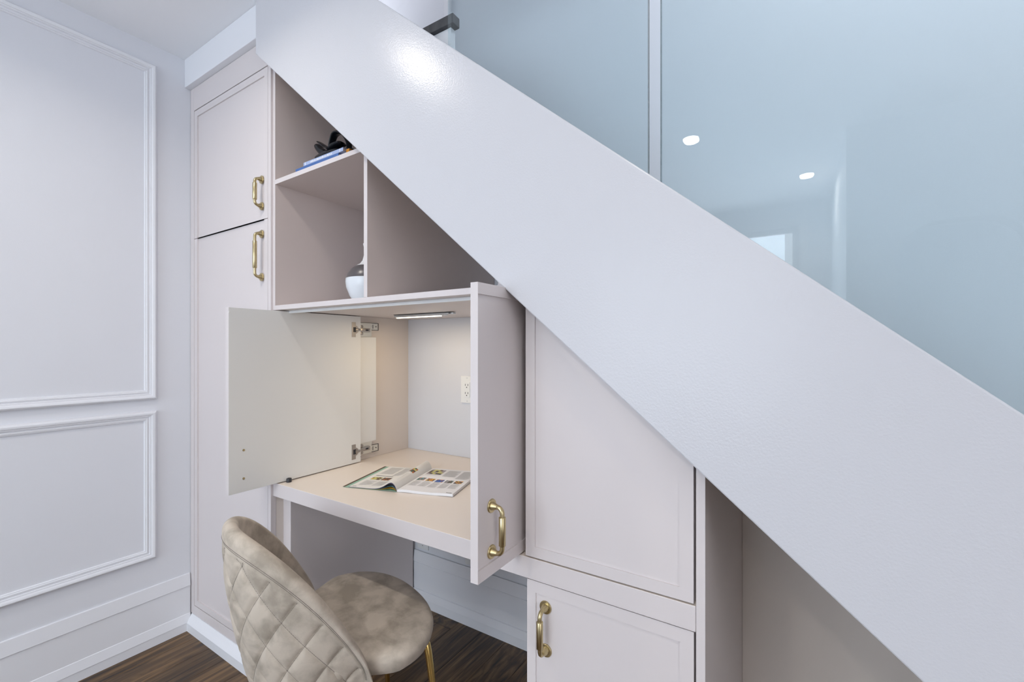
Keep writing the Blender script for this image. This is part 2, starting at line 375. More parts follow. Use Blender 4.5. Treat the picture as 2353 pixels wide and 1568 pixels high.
# ---------------------------------------------------------------- tall cabinet
tc = Thing('tall_cabinet', 'tall pinkish-white cabinet with two doors in the room corner', 'cabinet', (-1.96, 1.25, 0))
tc.add('body', box(XL+0.002, -1.634, 0.926, YB-0.002, 0.0, 2.399), 'cabinet_board')
bm = bmesh.new()
bbox(bm, XL+0.002, -2.2510, YT, 0.9255, 0.070, 2.399, 0.001); bbox(bm, -1.6535, -1.634, YT, 0.9255, 0.070, 2.399, 0.001)
bbox(bm, -2.2510, -1.6535, YT, 0.9255, 2.2985, 2.399, 0.001); bbox(bm, -2.2510, -1.6535, YT, 0.9255, 0.070, 0.1085, 0.001)
tc.add('face_frame', bm, 'cabinet_paint')
def ydoor(thing, x0, x1, z0, z1, yf, t, l, r, b, tp, rec=0.005, name='door', parent=None):
    bm = bmesh.new()
    shaker(bm, lambda u, v, d: (u, yf-d, v), [(x0, z0), (x1, z0), (x1, z1), (x0, z1)], [(x0+l, z0+b), (x1-r, z0+b), (x1-r, z1-tp), (x0+l, z1-tp)], t, rec)
    return thing.add(name, bm, 'cabinet_paint', parent)
d1 = ydoor(tc, -2.2485, -1.6560, 1.7322, 2.2950, YT+0.001, 0.02, 0.027, 0.024, 0.0, 0.027)
d2 = ydoor(tc, -2.2485, -1.6560, 0.1117, 1.7296, YT+0.001, 0.02, 0.027, 0.024, 0.025, 0.0)
handle(tc, d1, (-1.6965, YT+0.001, 1.8817), (-1.6965, YT+0.001, 1.7820), (0, -1, 0), 0.026)
handle(tc, d2, (-1.6965, YT+0.001, 1.6774), (-1.6965, YT+0.001, 1.5156), (0, -1, 0), 0.026)
tc.add('plinth', prism([(0.9255, 0.0), (0.8845, 0.0), (0.8845, 0.035), (0.8860, 0.038), (0.9035, 0.0685), (0.9035, 0.0699), (0.9255, 0.0699)], 'x', XL+0.0155, -1.634), 'trim_paint')

# ---------------------------------------------------------------- open bookcase above the desk
bc = Thing('open_bookcase', 'open shelf compartments tucked under the sloping stairs', 'bookcase', (-1.1, 1.25, 1.389))
bc.add('bottom_board', box(-1.634, -0.547, YD, YB-0.002, 1.3885, 1.4055, 0.0008), 'cabinet_paint')
def tone_sides(o):  # all faces except front and back take the warmer bookcase_board tone
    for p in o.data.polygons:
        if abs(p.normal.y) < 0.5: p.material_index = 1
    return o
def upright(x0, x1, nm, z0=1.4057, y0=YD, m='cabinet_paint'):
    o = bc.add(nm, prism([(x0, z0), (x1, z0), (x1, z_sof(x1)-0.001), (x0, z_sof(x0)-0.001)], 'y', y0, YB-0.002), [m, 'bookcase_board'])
    return tone_sides(o)
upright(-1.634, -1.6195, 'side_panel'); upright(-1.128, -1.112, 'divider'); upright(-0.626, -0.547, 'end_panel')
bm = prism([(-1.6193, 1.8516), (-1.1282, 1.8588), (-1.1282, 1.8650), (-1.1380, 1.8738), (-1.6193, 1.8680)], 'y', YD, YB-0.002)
tone_sides(bc.add('shelf', bm, ['cabinet_paint', 'bookcase_board']))

# ---------------------------------------------------------------- worktop and its support panel
bm = box(-1.634, -0.1655, YD, YB-0.002, 0.702, 0.752, 0.0012)
wt = mk('worktop', bm, ['cabinet_paint', 'desk_laminate'], None, (-0.9, 1.25, 0.702)); wt.location = (-0.9, 1.25, 0.702)
tag(wt, 'long beige desk worktop with a thick white front edge', 'worktop')
for p in wt.data.polygons:
    if p.normal.z > 0.9: p.material_index = 1
single('support_panel', prism([(-1.634, 0), (-1.586, 0), (-1.586, 0.7015), (-1.634, 0.7015)], 'y', 0.953, YB-0.018, 0.0008), 'cabinet_paint', (-1.61, 1.27, 0), 'thick upright panel holding the desk up beside the tall cabinet', 'panel')

# ---------------------------------------------------------------- desk hutch: niche with two pocket doors swung out
hu = Thing('desk_hutch', 'desk niche between worktop and shelves with both doors swung open', 'cabinet', (-1.09, 1.25, 0.752))
hu.add('side_panel', box(-1.6338, -1.631, 0.94, YB-0.006, 0.7525, 1.388), 'cabinet_board')
hu.add('side_panel', box(-0.5535, -0.5475, 0.94, YB-0.006, 0.7525, 1.388), 'cabinet_board')
hu.add('back_panel', box(-1.631, -0.554, YB-0.006, YB-0.003, 0.7525, 1.388), 'niche_back')
hu.add('light_rail', box(-1.617, -0.5836, 0.955, 0.967, 1.3785, 1.3884, 0.001), 'white_plastic')
DZ0, DZ1, DY0, DY1 = 0.7555, 1.3855, 0.7445, 1.2795
bm = box(-1.6195, -1.600, DY0, DY1, DZ0, DZ1, 0.0008)
ld = hu.add('door', bm, ['cabinet_paint', 'door_inner'], label='pale door swung out, its flat inner side showing')
for p in ld.data.polygons:
    if p.normal.x > 0.9: p.material_index = 1
handle(hu, ld, (-1.6195, 0.793, 0.8987), (-1.6195, 0.793, 0.8017), (-1, 0, 0), 0.026)
for z in (0.8987, 0.8017):
    bm = bmesh.new(); tube(bm, [(-1.6005, 0.793, z), (-1.5990, 0.793, z), (-1.5984, 0.793, z)], [0.0042, 0.0040, 0.0018], 14)
    hu.add('handle_screw', bm, 'brass', ld, smooth=True)
bm = bmesh.new(); tube(bm, [(-1.6005, 0.7485, 1.3690), (-1.5985, 0.7485, 1.3690)], 0.0035, 12)
hu.add('door_bumper', bm, 'paper', ld, smooth=True)
bm = bmesh.new()
u0, u1 = DY0, DY1
shaker(bm, lambda u, v, d: (-0.561+d, u, v), [(u0, DZ0), (u1, DZ0), (u1, DZ1+0.002), (u0, DZ1+0.002)], [(u0+0.0002, DZ0+0.027), (u1-0.03, DZ0+0.027), (u1-0.03, DZ1-0.0225), (u0+0.0002, DZ1-0.0225)], 0.0195, 0.0042)
rd = hu.add('door', bm, 'cabinet_paint', label='pale door swung out, its outer side and brass pull showing')
handle(hu, rd, (-0.5652, 0.7985, 0.9041), (-0.5652, 0.7985, 0.8035), (1, 0, 0), 0.029)
# pocket slides and hinges of the left door
for zc, sg in ((1.3455, 1), (0.7940, -1)):
    bm = bmesh.new(); bbox(bm, -1.6308, -1.6235, 0.96, 1.3965, zc-0.0165, zc+0.0165, 0.0006)
    rl = hu.add('slide_rail', bm, 'zinc', label='zinc pocket-door slide')
    bm = bmesh.new()
    for z in (zc-0.0165, zc+0.0145): bbox(bm, -1.6237, -1.6222, 0.96, 1.3966, z, z+0.002)
    bbox(bm, -1.6237, -1.6222, 1.3945, 1.3966, zc-0.0165, zc+0.0165); bbox(bm, -1.6237, -1.6228, 1.364, 1.3665, zc-0.009, zc+0.009)
    for y, z in ((1.382, zc), (1.355, zc+0.002), (1.296, zc+0.013), (1.296, zc-0.024)):
        tube(bm, [(-1.6236, y, z), (-1.6205, y, z)], 0.0020, 8)
    hu.add('slide_edge', bm, 'dark_plastic', rl)
    zp0, zp1 = (zc-0.047, zc+0.0145) if sg > 0 else (zc-0.0145, zc+0.047)
    hu.add('mounting_plate', prism([(1.28, zp0), (1.372 if sg > 0 else 1.350, zp0), (1.350 if sg > 0 else 1.372, zp1), (1.28, zp1)] if False else [(1.28, zp0), (1.352, zp0), (1.352, zp1), (1.28, zp1)], 'x', -1.6220, -1.6165), 'zinc')
    zh = 1.3275 if sg > 0 else 0.8035
    bm = bmesh.new()
    bbox(bm, -1.6002, -1.5985, 1.2328, 1.2530, zh-0.032, zh+0.032, 0.0004)
    pts = [(1.2500+0.0175*math.cos(a), zh+0.0175*math.sin(a)) for a in [(-PI/2)+i*PI/12 for i in range(13)]]
    b2 = prism(pts, 'x', -1.6001, -1.5986)
    me_ = bpy.data.meshes.new('t'); b2.to_mesh(me_); b2.free(); bm.from_mesh(me_); bpy.data.meshes.remove(me_)
    hg = hu.add('hinge', bm, 'nickel', ld, label='nickel cup hinge')
    bm = bmesh.new(); bbox(bm, -1.5990, -1.5978, 1.2400, 1.2545, zh-0.0105, zh+0.0105, 0.0006)
    hu.add('hinge_cup', bm, 'dark_plastic', ld)
    bm = bmesh.new()
    tube(bm, [(-1.5975, 1.2510, zh), (-1.5945, 1.2600, zh), (-1.5985, 1.2730, zh), (-1.6080, 1.2840, zh)], 0.0056, 10, flat=(1.0, 0.45))
    bbox(bm, -1.6165, -1.6060, 1.2850, 1.3360, zh-0.0085, zh+0.0085, 0.0012)
    for s2 in (-1, 1):
        bbox(bm, -1.6165, -1.6120, 1.2890, 1.3020, zh+s2*0.0150-0.0065, zh+s2*0.0150+0.0065, 0.0012)
        tube(bm, [(-1.6122, 1.2985, zh+s2*0.0155), (-1.6105, 1.2985, zh+s2*0.0155)], 0.0042, 12)
    tube(bm, [(-1.6061, 1.2975, zh), (-1.6050, 1.2975, zh)], 0.0042, 12)
    hu.add('hinge_arm', bm, 'nickel', None, smooth=True)
    hu.add('hinge_slot', box(-1.6062, -1.6055, 1.3110, 1.3260, zh-0.0035, zh+0.0035), 'dark_plastic')
hu.add('carrier_strip', box(-1.6225, -1.6115, 1.240, 1.3735, 0.8310, 1.2975, 0.0008), 'door_inner')

# ---------------------------------------------------------------- cabinets right of the desk
wc = Thing('wall_cabinet', 'closed cabinet right of the desk, cut off by the stair slope', 'cabinet', (-0.357, 1.25, 0.752))
def slope_box(x0, x1, y0, y1, z0): return prism([(x0, z0), (x1, z0), (x1, z_sof(x1)-0.001), (x0, z_sof(x0)-0.001)], 'y', y0, y1)
wc.add('body', slope_box(-0.547, -0.1685, 0.936, YB-0.002, 0.7535), 'cabinet_board')
bm = bmesh.new(); x0, x1, z0 = -0.5465, -0.1695, 0.7560
shaker(bm, lambda u, v, d: (u, YD-d, v), [(x0, z0), (x1, z0), (x1, z_sof(x1)-0.002), (x0, z_sof(x0)-0.002)],
       [(x0+0.025, z0+0.025), (x1-0.026, z0+0.025), (x1-0.026, z_sof(x1-0.026)-0.004), (x0+0.025, z_sof(x0+0.025)-0.004)], 0.02, 0.003)
wc.add('door', bm, 'cabinet_paint')
bcab = Thing('base_cabinet', 'closed lower cabinet with a brass pull under the right end of the worktop', 'cabinet', (-0.355, 1.25, 0))
bcab.add('body', box(-0.5440, -0.1685, 0.938, YB-0.002, 0.0, 0.7015), 'cabinet_paint')
bd = ydoor(bcab, -0.5440, -0.1695, 0.1117, 0.6995, 0.9165, 0.02, 0.0235, 0.026, 0.025, 0.0275, 0.003)
handle(bcab, bd, (-0.4952, 0.9190, 0.6448), (-0.4945, 0.9190, 0.5449), (0, -1, 0), 0.029)
bcab.add('plinth', box(-0.5440, -0.1685, 0.919, 0.9375, 0.0, 0.1090), 'cabinet_paint')
single('end_panel', slope_box(-0.1648, -0.1485, YD, YB-0.002, 0.0), 'cabinet_paint', (-0.157, 1.25, 0), 'narrow upright end panel right of the cabinets beneath the stairs', 'panel')
single('back_board', slope_box(-0.148, 1.0, YB-0.012, YB-0.001, 0.0), 'cabinet_board', (0.4, YB-0.01, 0), 'shadowed greige back board in the open bay under the stairs', 'panel')

# ---------------------------------------------------------------- small fittings
lb = Thing('light_bar', 'slim lit aluminium light bar on the ceiling of the desk niche', 'lamp', (-1.27, 1.335, 1.388))
lb.add('housing', box(-1.432, -1.150, 1.316, 1.334, 1.3765, 1.3868, 0.0015), 'alu')
lb.add('back_plate', box(-1.430, -1.120, 1.310, 1.336, 1.3868, 1.3883, 0.0004), 'dark_plastic')
lb.add('lens', box(-1.426, -1.182, 1.322, 1.3335, 1.3738, 1.3764, 0.001), 'led_glow')
lb.add('end_clip', box(-1.150, -1.108, 1.313, 1.331, 1.3790, 1.3868, 0.002), 'alu')
lb.add('clip_hole', box(-1.130, -1.120, 1.3125, 1.3145, 1.3810, 1.3845), 'dark_plastic')
area_light('led_light', (-0.03, 0.005, -0.017), (0, 0, 0), 0.24, 0.012, LED_POWER, (1.0, 0.77, 0.47), lb.o)

def outlet(x0, z0, w, h, yw, label, name='wall_outlet'):
    t = Thing(name, label, 'outlet', (x0+w/2, yw, z0))
    t.add('plate', box(x0, x0+w, yw-0.006, yw, z0, z0+h, 0.002), 'white_plastic')
    return t
ot = outlet(-1.2916, 1.0005, 0.072, 0.1213, YB-0.006, 'white duplex outlet on the back of the desk niche')
xc, zc = -1.2916+0.036, 1.0005+0.0607
ot.add('socket', box(xc-0.0170, xc+0.0170, YB-0.0145, YB-0.0115, zc-0.0335, zc+0.0335, 0.0008), 'white_plastic')
bm = bmesh.new()
for dz in (0.018, -0.0185):
    for dx in (-0.0075, 0.0075): bbox(bm, xc+dx-0.0012, xc+dx+0.0012, YB-0.0150, YB-0.0143, zc+dz-0.001, zc+dz+0.0075)
    tube(bm, [(xc, YB-0.0143, zc+dz-0.0075), (xc, YB-0.0150, zc+dz-0.0075)], 0.0026, 10)
ot.add('slots', bm, 'dark_plastic')['kind'] = 'stuff'
for dz in (0.052, -0.052):
    bm = bmesh.new(); tube(bm, [(xc, YB-0.0118, zc+dz), (xc, YB-0.0126, zc+dz)], 0.003, 10); ot.add('screw', bm, 'alu')
p1 = outlet(-1.570, 0.2720, 0.072, 0.118, YB, 'blank white cover plate above the baseboard under the desk, by the support panel', 'cover_plate')
bm = bmesh.new(); tube(bm, [(-1.534, YB-0.0055, 0.290), (-1.534, YB-0.0066, 0.290)], 0.0028, 10); p1.add('screw', bm, 'nickel')
outlet(-1.272, 0.2700, 0.072, 0.118, YB, 'faint white cover plate above the baseboard in the shade beneath the desk', 'cover_plate')

bm = bmesh.new(); lathe(bm, [(0.0088, 0.752), (0.0090, 0.7535), (0.0090, 0.7650), (0.0082, 0.7660), (0.0042, 0.7660), (0.0040, 0.7630), (0.0005, 0.7630)], -1.5885, 0.9480, 24)
single('door_stop', bm, 'dark_plastic', (-1.5885, 0.948, 0.752), 'small black rubber door stop at the front edge of the desk', 'door stop', smooth=True)

# ---------------------------------------------------------------- books, sculpture, vase
def zsh(x): return 1.8680 + (x+1.6193)*(1.8738-1.8680)/0.4813
def book(name, x0, x1, y0, y1, z0, th, cm, label, tilt=0.0118):
    t = Thing(name, label, 'book', ((x0+x1)/2, (y0+y1)/2, z0), 'books on the top shelf')
    def sh(bm):
        for v in bm.verts: v.co.z += (v.co.x-x0)*tilt
        return bm
    bm = bmesh.new(); bbox(bm, x0, x1, y0, y1, z0, z0+0.0022, 0.0004); bbox(bm, x0, x1, y0, y1, z0+th-0.0022, z0+th, 0.0004); bbox(bm, x0, x1, y0-0.0008, y0+0.0018, z0, z0+th, 0.0006)
    t.add('cover', sh(bm), cm)
    t.add('pages', sh(box(x0+0.003, x1-0.003, y0+0.0019, y1-0.003, z0+0.0023, z0+th-0.0023)), 'paper')
    return t, sh
b1, _ = book('book', -1.5235, -1.2790, 0.9345, 1.13, zsh(-1.5235)+0.0006, 0.0225, 'book_dark_blue', 'dark blue book, lowest in the small stack on the top shelf')
zb = zsh(-1.5235)+0.0006+0.0225+0.0006+(1.5235-1.4760)*0.0118
b2, sh2 = book('book', -1.4760, -1.2560, 0.9350, 1.13, zb, 0.0122, 'book_light_blue', 'light blue book with white lettering on its spine, lying on the dark blue one')
bm = bmesh.new()
xx = -1.434; rr = random.Random(3)
while xx < -1.315:                                                   # illegible white script on the spine
    w = rr.uniform(0.0015, 0.004); h = rr.uniform(0.003, 0.0065)
    bbox(bm, xx, xx+w, 0.9337, 0.9343, zb+0.003, zb+0.003+h); xx += w+rr.uniform(0.0008, 0.002)
for a in (-1.4665, -1.2740): bbox(bm, a, a+0.0032, 0.9337, 0.9343, zb+0.001, zb+0.0112)
b2.add('spine_print', sh2(bm), 'paper_white')['kind'] = 'stuff'
book('book', -1.2540, -1.2380, 0.9450, 1.06, zsh(-1.2540)+0.0006, 0.031, 'book_amber', 'small amber book at the right end of the blue books')

# abstract black figure, straps and loops, resting on the books

sc = Thing('abstract_sculpture', 'glossy black abstract looped figure standing on the blue books', 'sculpture', (-1.39, 0.99, 1.907))
def strap(pts, y, rad, flat, nm, up=(0, 1, 0), k=5):
    P = [Vector((a, y if not isinstance(y, (list, tuple)) else y[i], b)) for i, (a, b) in enumerate(pts)]
    out = []
    for i in range(len(P)-1):                                         # Catmull-Rom
        p0, p1, p2, p3 = P[max(i-1, 0)], P[i], P[i+1], P[min(i+2, len(P)-1)]
        for j in range(k):
            t = j/k; out.append(0.5*((2*p1)+(-p0+p2)*t+(2*p0-5*p1+4*p2-p3)*t*t+(-p0+3*p1-3*p2+p3)*t**3))
    out.append(P[-1]); n = len(out)
    bm = bmesh.new(); tube(bm, out, [rad*(0.75+0.25*math.sin(PI*min(1, max(0, i/(n-1)*1.0)))) for i in range(n)], 16, flat=flat, up=up)
    return sc.add(nm, bm, 'black_gloss', smooth='full')
strap([(-1.4175, 1.9500), (-1.4110, 1.9760), (-1.3984, 2.0024), (-1.3842, 2.0121), (-1.3632, 2.0096), (-1.3379, 1.9957), (-1.3220, 1.9771), (-1.3130, 1.9604), (-1.3108, 1.9400)], 1.0, 0.010, (1.5, 0.55), 'arched_loop')
strap([(-1.4000, 1.9380), (-1.4180, 1.9440), (-1.4440, 1.9560), (-1.4650, 1.9740), (-1.4770, 1.9850)], 0.99, 0.015, (1.2, 0.9), 'rounded_lobe')
strap([(-1.4390, 1.9830), (-1.4129, 1.9651), (-1.3915, 1.9511), (-1.3797, 1.9425)], 0.975, 0.008, (2.6, 0.6), 'open_leaf')
strap([(-1.3880, 1.9425), (-1.3751, 1.9500), (-1.3542, 1.9555), (-1.3300, 1.9580)], 0.985, 0.011, (2.2, 0.8), 'open_leaf')
strap([(-1.4560, 1.9290), (-1.4177, 1.9280), (-1.3800, 1.9280), (-1.3350, 1.9280)], 0.985, 0.0200, (1.4, 1.0), 'base_slab')
strap([(-1.3450, 1.9230), (-1.3130, 1.9300), (-1.2886, 1.9240)], 1.0, 0.014, (1.4, 0.95), 'foot')

bm = bmesh.new()
prof = [(0.040, 1.4060), (0.050, 1.4070), (0.066, 1.4300), (0.0775, 1.4600), (0.0800, 1.4800), (0.0790, 1.4905), (0.0740, 1.5060), (0.0620, 1.5240), (0.0480, 1.5350), (0.0330, 1.5440), (0.0240, 1.5560), (0.0190, 1.5750), (0.0180, 1.6000), (0.0220, 1.6150), (0.0170, 1.6140), (0.0150, 1.5900)]
lathe(bm, prof, -1.272, 1.055, 48, [0]*5+[2]*3+[1]*7+[1])
single('bottle_vase', bm, ['vase_pale', 'vase_white', 'vase_grey'], (-1.272, 1.055, 1.406), 'pale bottle vase with a dark grey band beside the shelf divider', 'vase', smooth=True)

# ---------------------------------------------------------------- open magazine on the desk
O_, A_ = Vector((-1.165, 1.083, 0.7523)), math.radians(17.5)
U_, V_ = Vector((math.cos(A_), math.sin(A_), 0)), Vector((-math.sin(A_), math.cos(A_), 0))
def MP(u, v, z): return O_ + U_*u + V_*v + Vector((0, 0, z))
mg = Thing('magazine', 'open magazine with printed pages lying on the desk', 'magazine', tuple(O_))
def zl(u, v):
    e = -u
    return 0.0035 + 0.036*(1-math.exp(-e/0.009))*math.exp(-((max(0, e-0.018))/0.036)**1.7)*(0.85+0.2*v/0.28)
def zr(u, v): return 0.0092 + 0.0010*math.sin(u*38+0.6)*(1-v/0.5) - 0.0025*math.exp(-u/0.012)
def sheet(fn, u0, u1, v0, v1, nu, nv, th=0.0004, zoff=0.0):
    bm = bmesh.new(); T = []; B = []
    for i in range(nu+1):
        u = u0+(u1-u0)*i/nu
        T.append([bm.verts.new(MP(u, v0+(v1-v0)*j/nv, fn(u, v0+(v1-v0)*j/nv)+zoff)) for j in range(nv+1)])
        B.append([bm.verts.new(MP(u, v0+(v1-v0)*j/nv, max(0.0002, fn(u, v0+(v1-v0)*j/nv)+zoff-th))) for j in range(nv+1)])
    for i in range(nu):
        for j in range(nv):
            bm.faces.new((T[i][j], T[i+1][j], T[i+1][j+1], T[i][j+1])); bm.faces.new((B[i][j], B[i][j+1], B[i+1][j+1], B[i+1][j]))
    for i in range(nu):
        bm.faces.new((T[i][0], B[i][0], B[i+1][0], T[i+1][0])); bm.faces.new((T[i][nv], T[i+1][nv], B[i+1][nv], B[i][nv]))
    for j in range(nv):
        bm.faces.new((T[0][j], T[0][j+1], B[0][j+1], B[0][j])); bm.faces.new((T[nu][j], B[nu][j], B[nu][j+1], T[nu][j+1]))
    return bm
PL = 0.280
mg.add('cover', sheet(lambda u, v: 0.0011+0.60*max(0, zl(u, v)-0.004)*0.15, -0.212, 0.0, -0.002, PL, 30, 4), ['ink_teal'], smooth=True)
mg.add('cover_edge', sheet(lambda u, v: 0.0016, -0.216, -0.207, 0.0, PL, 2, 4), 'ink_brown')
mg.add('page', sheet(lambda u, v: 0.0016+0.34*max(0, zl(u, v)-0.0035), -0.186, 0.0, -0.0005, PL-0.02, 34, 4), 'ink_yellow', smooth=True)
mg.add('page', sheet(lambda u, v: 0.0022+0.58*max(0, zl(u, v)-0.0035), -0.190, 0.0, -0.001, PL-0.01, 34, 4), 'ink_sea', smooth=True)
mg.add('page', sheet(lambda u, v: 0.0026+0.80*max(0, zl(u, v)-0.0035), -0.190, 0.0, -0.0015, PL-0.01, 34, 4), 'ink_dark', smooth=True)
mg.add('page', sheet(lambda u, v: 0.0030+0.92*max(0, zl(u, v)-0.0035), -0.191, 0.0, -0.001, PL-0.01, 34, 4), 'ink_lilac', smooth=True)
mg.add('page', sheet(zl, -0.190, 0.0, 0.0, PL, 48, 6), 'paper', smooth=True, label='curled left page')
mg.add('page_block', sheet(zr, 0.0, 0.207, 0.0, PL, 36, 6, th=0.0088), 'paper_white', smooth=True, label='flat right pages')
INKS = ['ink_grey', 'ink_dark', 'ink_brown', 'ink_yellow', 'ink_lemon', 'ink_orange', 'ink_blue', 'ink_mauve', 'ink_pink', 'ink_green', 'ink_sea']
bm = bmesh.new()
def patch(fn, u0, u1, v0, v1, ink, n=4):
    k = INKS.index(ink)
    for i in range(n):
        ua, ub = u0+(u1-u0)*i/n, u0+(u1-u0)*(i+1)/n
        f = bm.faces.new([bm.verts.new(MP(a, b, fn(a, b)+0.0004)) for a, b in ((ua, v0), (ub, v0), (ub, v1), (ua, v1))]); f.material_index = k
def text(fn, u0, u1, v0, v1, step=0.0042, ink='ink_grey'):
    rr = random.Random(int((u0+v0)*9999)); v = v1
    while v > v0:
        patch(fn, u0, u1-(rr.random()*0.3*(u1-u0) if rr.random() < 0.2 else 0), v-0.0016, v, ink, 3); v -= step
def photo(fn, u0, u1, v0, v1, inks, seed):
    rr = random.Random(seed); nx, ny = 5, 4
    for i in range(nx):
        for j in range(ny):
            patch(fn, u0+(u1-u0)*i/nx, u0+(u1-u0)*(i+1)/nx, v0+(v1-v0)*j/ny, v0+(v1-v0)*(j+1)/ny, rr.choice(inks), 1)
photo(zr, 0.012, 0.072, 0.200, 0.262, ['ink_dark', 'ink_mauve', 'ink_mauve', 'ink_lemon', 'ink_brown'], 1)
text(zr, 0.084, 0.136, 0.185, 0.262); text(zr, 0.146, 0.196, 0.165, 0.262); text(zr, 0.012, 0.072, 0.186, 0.194)
for k, (inks, sd) in enumerate(((['ink_green', 'ink_orange', 'ink_sea'], 2), (['ink_brown', 'ink_yellow', 'ink_mauve', 'ink_orange'], 3), (['ink_blue', 'ink_blue', 'ink_orange'], 4), (['ink_brown', 'ink_green', 'ink_mauve'], 5), (['ink_dark', 'ink_orange', 'ink_yellow', 'ink_brown'], 6))):
    u = 0.012+k*0.0375
    photo(zr, u, u+0.030, 0.118-0.002*k, 0.148-0.002*k, inks, sd)
    text(zr, u, u+0.031, 0.050, 0.100); text(zr, u+0.002, u+0.022, 0.104, 0.108, ink='ink_dark')
patch(zr, 0.180, 0.200, 0.006, 0.009, 'ink_dark', 2); patch(zr, 0.180, 0.203, 0.271, 0.274, 'ink_brown', 2)
text(zl, -0.172, -0.118, 0.170, 0.262); text(zl, -0.110, -0.065, 0.160, 0.262); text(zl, -0.172, -0.100, 0.142, 0.150, ink='ink_dark')
photo(zl, -0.168, -0.128, 0.096, 0.128, ['ink_lemon', 'ink_lemon', 'ink_yellow', 'ink_brown'], 8); photo(zl, -0.124, -0.090, 0.096, 0.128, ['ink_orange', 'ink_dark', 'ink_brown'], 9)
text(zl, -0.172, -0.126, 0.030, 0.082); text(zl, -0.120, -0.076, 0.030, 0.082); patch(zl, -0.182, -0.166, 0.008, 0.011, 'ink_dark', 2)
photo(zl, -0.034, -0.010, 0.135, 0.180, ['ink_green', 'ink_brown', 'ink_lemon', 'ink_orange'], 10); text(zl, -0.040, -0.010, 0.040, 0.120); patch(zl, -0.058, -0.050, 0.12, 0.19, 'ink_pink', 2)
mg.add('print', bm, INKS, label='printed text and small colour photographs')['kind'] = 'stuff'

# ---------------------------------------------------------------- quilted velvet chair
PSI = 0.3115
ch = Thing('velvet_chair', 'beige velvet chair with a diamond-quilted curved back at the desk', 'chair', (-1.127, 0.795, 0), None, -PSI)
ch.loc = (0, 0, 0)                                                    # chair parts are modelled in the chair's own frame
PM, PE, RX, RY, ZT, ZE, ZBOT = 1.75, 1.69, 0.238, 0.260, 0.8053, 0.4155, 0.338
THK = 0.036
def z_rim(p): return ZT-(ZT-ZE)*(abs(p)/PM)**2.5 - 0.022*max(0.0, (abs(p)-(PE-0.10))/0.10)**2
def outer(p, s):
    """point on the outside of the shell; s = 0 bottom, 1 at the rim"""
    zr_ = z_rim(p)-0.020; zb_ = ZBOT+0.02*(abs(p)/PM)**2
    z = zb_+(zr_-zb_)*s
    h = (z-ZBOT)/(ZT-ZBOT)
    k = 0.70+0.42*h**0.75-0.10*h*h if h > 0 else 0.70
    k = min(k, 1.03)
    kk = k*(1.0)+ (1.0-k)*s**3
    return Vector((RX*math.sin(p)*kk, -RY*math.cos(p)*kk, z))
def onrm(p, s):
    e = 1e-3
    a = outer(p+e, s)-outer(p-e, s); b = outer(p, min(1, s+e))-outer(p, max(0, s-e))
    n = a.cross(b).normalized()
    c = Vector((math.sin(p), -math.cos(p), 0))
    return n if n.dot(c) > 0 else -n
QA, QB = 0.105, 0.129
def quilt(p, z):
    u = p*0.25; a = (u/QA+(z-0.345)/QB)*1.0; b = (u/QA-(z-0.345)/QB)*1.0
    da = abs(a-round(a)); db = abs(b-round(b)); d = min(da, db)
    return d*0.08                                                     # distance to the nearest seam in metres, roughly
def disp(p, s):
    q = outer(p, s); zr_ = z_rim(p)
    d = quilt(p, q.z); band = max(0.0, min(1.0, (zr_-0.045-q.z)/0.012))
    return -0.0068*math.exp(-(d/0.0075)**1.2)*band + (-0.003*math.exp(-((zr_-0.042-q.z)/0.004)**2))
NP, NO, NR, NI = 300, 120, 10, 26
bm = bmesh.new(); cols = []
for i in range(NP+1):
    p = -PE+2*PE*i/NP; col = []
    for j in range(NO+1):
        s = j/NO; col.append(outer(p, s)+onrm(p, s)*disp(p, s))
    top = outer(p, 1.0); c = Vector((math.sin(p)*RX, -math.cos(p)*RY, 0)).normalized(); r = THK/2
    for j in range(1, NR):
        a = PI*j/NR; col.append(top - c*(r-r*math.cos(a)) + Vector((0, 0, 0.020*math.sin(a))))
    for j in range(NI+1):
        t = j/NI; zi = top.z+(0.36-top.z)*t
        sh = 1-0.10*t
        col.append(Vector((top.x*sh, top.y*sh, zi)) - c*(THK+0.010*math.sin(PI*t)))
    cols.append([bm.verts.new(v) for v in col])
for A, B in zip(cols, cols[1:]):
    for k in range(len(A)-1): bm.faces.new((A[k], B[k], B[k+1], A[k+1]))
    bm.faces.new((A[0], A[-1], B[-1], B[0]))
for col in (cols[0], cols[-1]): bm.faces.new(col)
ch.add('backrest', bm, 'velvet', smooth='full', label='diamond-quilted curved velvet back')
bm = bmesh.new()
for dz in (0.034, 0.042):                                             # twin seam under the rim
    pts = []
    for i in range(121):
        p = -PE+0.02+2*(PE-0.02)*i/120; q = outer(p, 1.0); zb_ = ZBOT+0.02*(abs(p)/PM)**2
        s = (z_rim(p)-dz-zb_)/(q.z-zb_); s = max(0.0, min(1.0, s)); pts.append(outer(p, s)+onrm(p, s)*(disp(p, s)+0.0002))
    tube(bm, pts, 0.0006, 6)
ch.add('rim_seam', bm, 'velvet_thread', smooth=True)
bm = bmesh.new()
for sg in (1, -1):
    for k in range(-12, 13):
        run = []
        for i in range(241):
            p = -PE+0.01+2*(PE-0.01)*i/240; z = 0.345+QB*sg*(k-p*0.25/QA)
            zb_ = ZBOT+0.02*(abs(p)/PM)**2; zr_ = z_rim(p)
            if z < zb_+0.002 or z > zr_-0.045:
                if len(run) > 3: tube(bm, run, 0.0006, 5)
                run = []; continue
            s = (z-zb_)/(zr_-0.020-zb_); run.append(outer(p, s)+onrm(p, s)*(disp(p, s)+0.0003))
        if len(run) > 3: tube(bm, run, 0.0006, 5)
